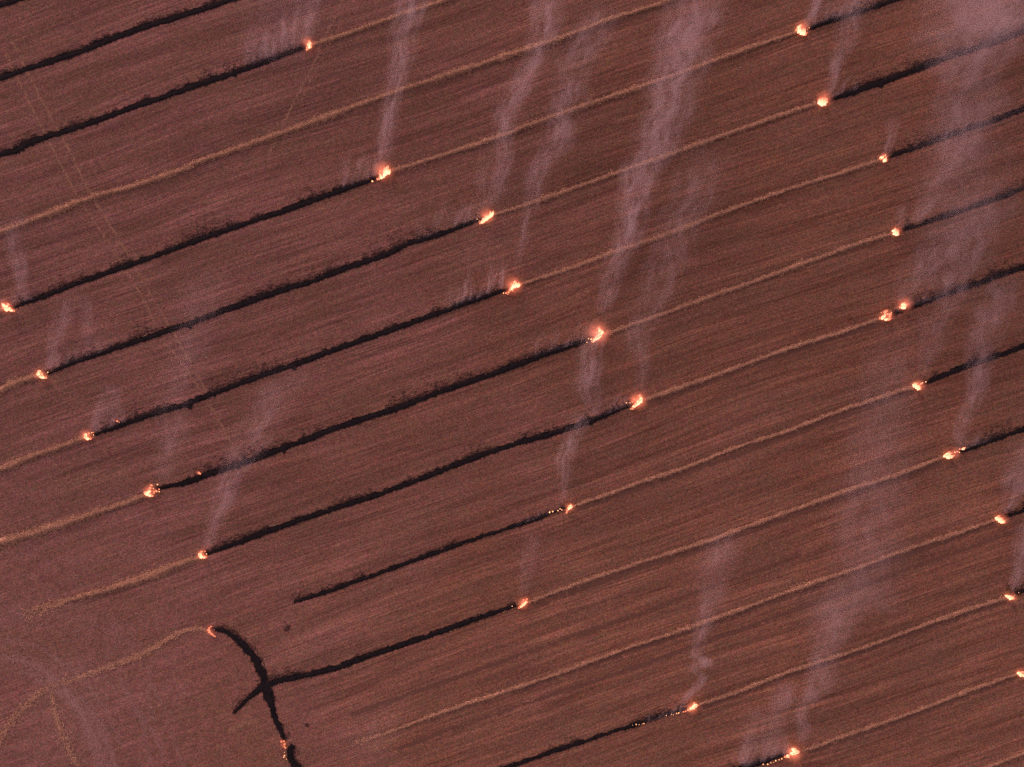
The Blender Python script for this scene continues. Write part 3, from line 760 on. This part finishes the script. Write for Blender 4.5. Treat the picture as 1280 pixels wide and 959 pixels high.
smoke(pl, [(655, 745, 5, .7), (657, 730, 8, .7), (660, 700, 10, .5), (668, 660, 12, .3)], 'faint smoke over the fire ending the strip that crosses the arc', .09)
smoke(pl, [(853, 879, 3, 1.8), (861, 869, 5, 1.8), (872, 858, 5, 1.9), (877, 846, 6, 1.7), (869, 838, 6, 1.3), (880, 828, 9, 2.0), (871, 818, 7, 1.6), (876, 798, 9, .9), (884, 765, 12, .5), (896, 710, 18, .35), (912, 650, 22, .3)], 'puffy curling smoke over the tapered fire at bottom centre', .15, puff=1.15, streak=.6)
smoke(pl, [(994, 930, 5, .8), (1005, 912, 7, 1.4), (1000, 898, 8, 1.5), (1003, 884, 7, 1.1), (1014, 870, 10, 1.3), (1028, 848, 13, 1.0), (1034, 820, 15, .6), (1045, 770, 22, .4), (1060, 720, 26, .3)], 'curling smoke plume over the fire with the beaded sparks', .11, puff=1.2, streak=.6)
smoke(pl, [(962, 945, 7, 1.0), (966, 925, 11, .9), (972, 900, 11, .6), (978, 868, 12, .9), (982, 845, 10, .4)], 'broken puffs of smoke left of the fire with the beaded sparks', .10, puff=1.3, streak=.4)
smoke(pl, [(928, 955, 7, 1.2), (936, 935, 10, 1.1), (942, 910, 10, .7), (948, 880, 12, .3)], 'low smoke puff over the burnt strip at the bottom edge', .12, puff=1.1)
smoke(pl, [(17, 380, 4, 1.2), (22, 368, 6, 1.2), (26, 350, 7, 1.2), (24, 330, 8, .9), (18, 300, 11, .5), (16, 260, 14, .2)], 'smoke plume over the two lobed fire at the left edge', .15)
smoke(pl, [(60, 464, 4, 1.2), (66, 448, 7, 1.1), (71, 425, 8, .8), (78, 400, 10, .6), (88, 365, 12, .35)], 'smoke plume over the compact second fire of the left column', .12)
smoke(pl, [(106, 446, 5, .9), (108, 425, 6, .8), (109, 395, 7, .6), (106, 360, 9, .3)], 'upright wisp rising from the strip right of the compact fire', .11)
smoke(pl, [(117, 540, 5, 1.3), (123, 522, 9, 1.2), (133, 502, 11, .7), (138, 478, 12, .4)], 'smoke plume over the round fire with dark centre', .12)
smoke(pl, [(203, 604, 6, .7), (210, 580, 12, .9), (213, 545, 15, .7), (222, 490, 17, .4), (236, 430, 20, .4), (252, 370, 22, .3), (270, 310, 24, .1)], 'broad faint smoke over the ring shaped fire', .075)
smoke(pl, [(258, 688, 4, 1.2), (264, 668, 8, 1.2), (272, 644, 10, 1.1), (286, 610, 14, .8), (306, 565, 18, .55), (335, 510, 22, .4), (365, 450, 26, .3)], 'spreading smoke plume over the small horseshoe fire', .10)
smoke(pl, [(1008, 34, 3.5, 1.5), (1013, 22, 5, 1.6), (1018, 8, 7, 1.2), (1026, -14, 10, .8), (1034, -40, 12, .5)], 'short bright smoke plume over the topmost fire of the right column', .18)
smoke(pl, [(1035, 120, 4, 1.4), (1041, 103, 6, 1.3), (1048, 78, 8, 1.1), (1057, 52, 11, .8), (1068, 18, 14, .5), (1078, -25, 16, .3)], 'slender smoke plume over the fire with flaring edges', .14)
smoke(pl, [(1108, 194, 3, 1.2), (1111, 180, 5, 1.2), (1114, 163, 6, .9), (1121, 142, 9, .5)], 'tiny smoke plume over the third fire of the right column', .15)
smoke(pl, [(1122, 286, 3, 1.1), (1124, 274, 4, 1), (1126, 255, 6, .5)], 'tiny wisp over the fourth fire of the right column', .15)
smoke(pl, [(1140, 283, 7, 1.2), (1152, 268, 9, 1.3), (1164, 250, 12, 1.2), (1178, 222, 17, 1.1), (1196, 185, 22, 1.0), (1210, 140, 26, .8), (1215, 90, 30, .7), (1222, 40, 38, .8), (1230, -20, 44, .8)], 'wide smoke bank spreading to the top right corner', .065)
smoke(pl, [(1124, 378, 7, .9), (1130, 364, 12, 1.0), (1142, 344, 18, .9), (1160, 318, 22, .6), (1178, 285, 24, .3)], 'soft smoke over the twin fires', .09)
smoke(pl, [(1153, 476, 4, 1.0), (1158, 455, 8, 1.0), (1166, 420, 13, .8), (1178, 385, 18, .7), (1196, 340, 24, .6), (1222, 280, 28, .5), (1245, 220, 30, .3)], 'thin smoke plume over the fire under the twin fires', .085)
smoke(pl, [(1197, 558, 7, 1.0), (1203, 535, 8, 1.2), (1212, 506, 9, 1.3), (1223, 475, 11, 1.2), (1228, 435, 14, .8), (1238, 390, 18, .6), (1255, 330, 22, .4)], 'leaning smoke plume over the chain of flames', .12)
smoke(pl, [(1253, 643, 4, 1.2), (1260, 630, 9, 1.2), (1270, 608, 13, 1.0), (1280, 580, 16, .8), (1294, 540, 18, .4)], 'smoke plume above the stub at the right edge', .12)
smoke(pl, [(1265, 740, 3, 1.5), (1270, 728, 6, 1.5), (1276, 710, 9, 1.2), (1282, 680, 12, .9), (1292, 640, 14, .5)], 'smoke plume cut by right edge above the second lowest fire', .15)
# smouldering curtains of fine wisps along the freshly burnt ends
def curtain(x0, y0, x1, y1, hpx, dens, label, drift=.22):
    """low smoke leaving a stretch of burnt strip (x0,y0)-(x1,y1), streaming hpx pixels downwind"""
    SM[0] += 1; seed = SM[0]
    A, B = P(x0, y0), P(x1, y1)
    Lx = B[0] - A[0]; sl = (B[1] - A[1]) / Lx; hh = hpx * S; zt = 1.0 + 0.22 * hh
    g = N('smouldering_smoke')
    co = g.n('TexCoord').outputs['Object']
    sx = g.n('SeparateXYZ'); g.l(co, sx.inputs[0]); x, y, z = sx.outputs
    v = g.math('DIVIDE', g.math('SUBTRACT', y, g.math('MULTIPLY', x, sl)), hh)          # 0 at the strip .. 1 downwind
    xs = g.math('SUBTRACT', x, g.math('MULTIPLY', g.math('MULTIPLY', v, hh), drift))
    wob = g.n('CombineXYZ'); g.l(g.math('MULTIPLY', x, .35), wob.inputs[0]); g.l(g.math('MULTIPLY', y, .45), wob.inputs[1]); wob.inputs[2].default_value = seed * 4.4
    wn_ = g.noise(wob.outputs[0], 1.0, 2.0, .6).outputs['Fac']
    xs = g.math('ADD', xs, g.math('MULTIPLY', g.math('SUBTRACT', wn_, .5), g.math('MULTIPLY_ADD', v, 4.2, .8)))
    sv = g.n('CombineXYZ'); g.l(g.math('MULTIPLY', xs, 1.0), sv.inputs[0]); g.l(g.math('MULTIPLY', y, .10), sv.inputs[1]); sv.inputs[2].default_value = seed * 2.2
    st = g.noise(sv.outputs[0], 1.35, 3.0, .6).outputs['Fac']
    st = g.ramp(st, .40, .72, 0.10, 1.0)
    tall = g.n('CombineXYZ'); g.l(g.math('MULTIPLY', xs, .5), tall.inputs[0]); tall.inputs[2].default_value = seed * 9.1
    th = g.ramp(g.noise(tall.outputs[0], 1.0, 2.0, .6).outputs['Fac'], .3, .7, .25, 1.1)    # each wisp reaches its own length
    vv = g.math('DIVIDE', v, th)
    fade = g.math('MULTIPLY', g.ramp(vv, 0.0, .12), g.math('POWER', g.math('SUBTRACT', 1.0, vv, clamp=True), 1.3))
    ex = g.math('DIVIDE', x, Lx)
    ends = g.math('MULTIPLY', g.ramp(ex, 0.0, .3), g.ramp(ex, .9, 1.0, 1.0, 0.0))
    if x1 < x0: ends = g.math('MULTIPLY', g.ramp(ex, 0.0, .3), g.ramp(ex, .9, 1.0, 1.0, 0.0))
    den = g.math('MULTIPLY', g.math('MULTIPLY', st, fade), g.math('MULTIPLY', ends, dens))
    pvn = g.n('VolumePrincipled'); g.l(den, pvn.inputs['Density']); pvn.inputs['Color'].default_value = (.88, .79, .79, 1)
    g.l(pvn.outputs[0], g.out.inputs['Volume'])
    # hull: a low wedge that lifts downwind
    V = []
    m = 7
    for k in range(m):
        xx = Lx * k / (m - 1)
        for vy, zz in ((-.02, .15), (-.02, .7), (.5, .8 + zt * .5), (1.08, zt + .5), (1.08, max(.2, zt * .55)), (.5, .25)):
            V.append((xx + vy * hh * drift, sl * xx + vy * hh, zz))
    F = []
    for k in range(m - 1):
        for j in range(6):
            a, b = k * 6 + j, k * 6 + (j + 1) % 6
            F.append((a, b, b + 6, a + 6) if Lx < 0 else (a, a + 6, b + 6, b))
    F.append(tuple(range(6)) if Lx > 0 else tuple(reversed(range(6))))
    F.append(tuple((m - 1) * 6 + j for j in (range(6) if Lx < 0 else reversed(range(6)))))
    me = mesh_np('smoke_wisps', V, F)
    dims = np.array([max(q[i] for q in V) - min(q[i] for q in V) for i in range(3)])
    g.m.cycles.volume_step_rate = float(np.clip(.35 / (dims.mean() / 10), .05, 3))
    o = link('smoke_wisps', me, g.m); o.location = (A[0], A[1], 0)
    return tag(o, label, 'smoke wisps', 'wisps streaming off freshly burnt strip ends')
for a in [
        (300, 88, 387, 57, 58, .55, 'thin wisps behind the topmost fire of the left half'),
        (418, 241, 476, 220, 46, .55, 'thin wisps behind the fire with detached inner tongue'),
        (512, 305, 604, 274, 44, .45, 'thin wisps behind the long slanting flame'),
        (550, 391, 637, 360, 52, .55, 'thin wisps behind the ragged fire with trailing sparks'),
        (650, 452, 742, 424, 40, .40, 'thin wisps behind the largest curling flame'),
        (730, 529, 792, 506, 34, .45, 'thin wisps behind the hook shaped flame'),
        (640, 660, 706, 635, 24, .25, 'thin wisps behind the small fire below centre'),
        (800, 905, 862, 885, 26, .45, 'thin wisps along the strip of the tapered fire'),
        (920, 962, 990, 939, 40, .45, 'thin wisps along the beaded line of sparks'),
        (1085, 12, 1005, 38, 48, .55, 'thin wisps behind the topmost fire of the right column'),
        (1075, 112, 1032, 126, 26, .45, 'thin wisps behind the fire with flaring edges'),
        (1165, 262, 1122, 289, 22, .40, 'thin wisps behind the fourth fire down at right'),
        (1170, 373, 1112, 393, 30, .35, 'thin wisps behind the twin fires'),
        (1240, 550, 1190, 567, 24, .40, 'thin wisps behind the chain of flames'),
        (150, 434, 60, 466, 40, .35, 'thin wisps behind the compact second fire of the left column'),
        (165, 527, 117, 543, 40, .45, 'thin wisps behind the round fire with dark centre'),
        (50, 372, 17, 384, 34, .45, 'thin wisps behind the two lobed fire at the left edge')]:
    curtain(*a)
# thin drifting veils with no single source
for pts, dn in [([(1080, 770, 24, .6), (1078, 710, 34, 1), (1088, 640, 36, 1), (1098, 570, 34, .9), (1104, 500, 30, .8), (1118, 430, 26, .5), (1140, 370, 26, .3)], .055),
                ([(1215, 92, 40, .3), (1212, 60, 52, .8), (1222, 20, 60, 1.3), (1236, -20, 60, 1.3), (1250, -60, 60, 1)], .05),
                ([(1030, 800, 20, .3), (1040, 760, 30, .8), (1050, 720, 26, .3)], .05),
                ([(60, 960, 40, .3), (90, 900, 46, .8), (95, 850, 50, .8), (70, 800, 50, .4)], .016),
                ([(340, 80, 34, .5), (350, 40, 42, .8), (360, 0, 46, .8), (370, -40, 46, .6)], .04),
                ([(600, 340, 24, .5), (612, 290, 30, .7), (630, 240, 30, .5), (650, 200, 30, .3)], .035),
                ([(470, 960, 20, .6), (465, 930, 26, .8), (480, 890, 26, .5), (500, 860, 20, .2)], .045),
                ([(1190, 300, 40, .6), (1200, 230, 46, 1), (1210, 160, 46, 1), (1220, 100, 46, .7)], .03)]:
    smoke('smoke_veil', pts, 'thin veil of drifting smoke', dn * (.8 if pts[0][0] > 1050 else .5), z0=3.5, rise=.06, streak=.7, puff=.8, group=None, cat=None, kind='stuff', flat=.4)
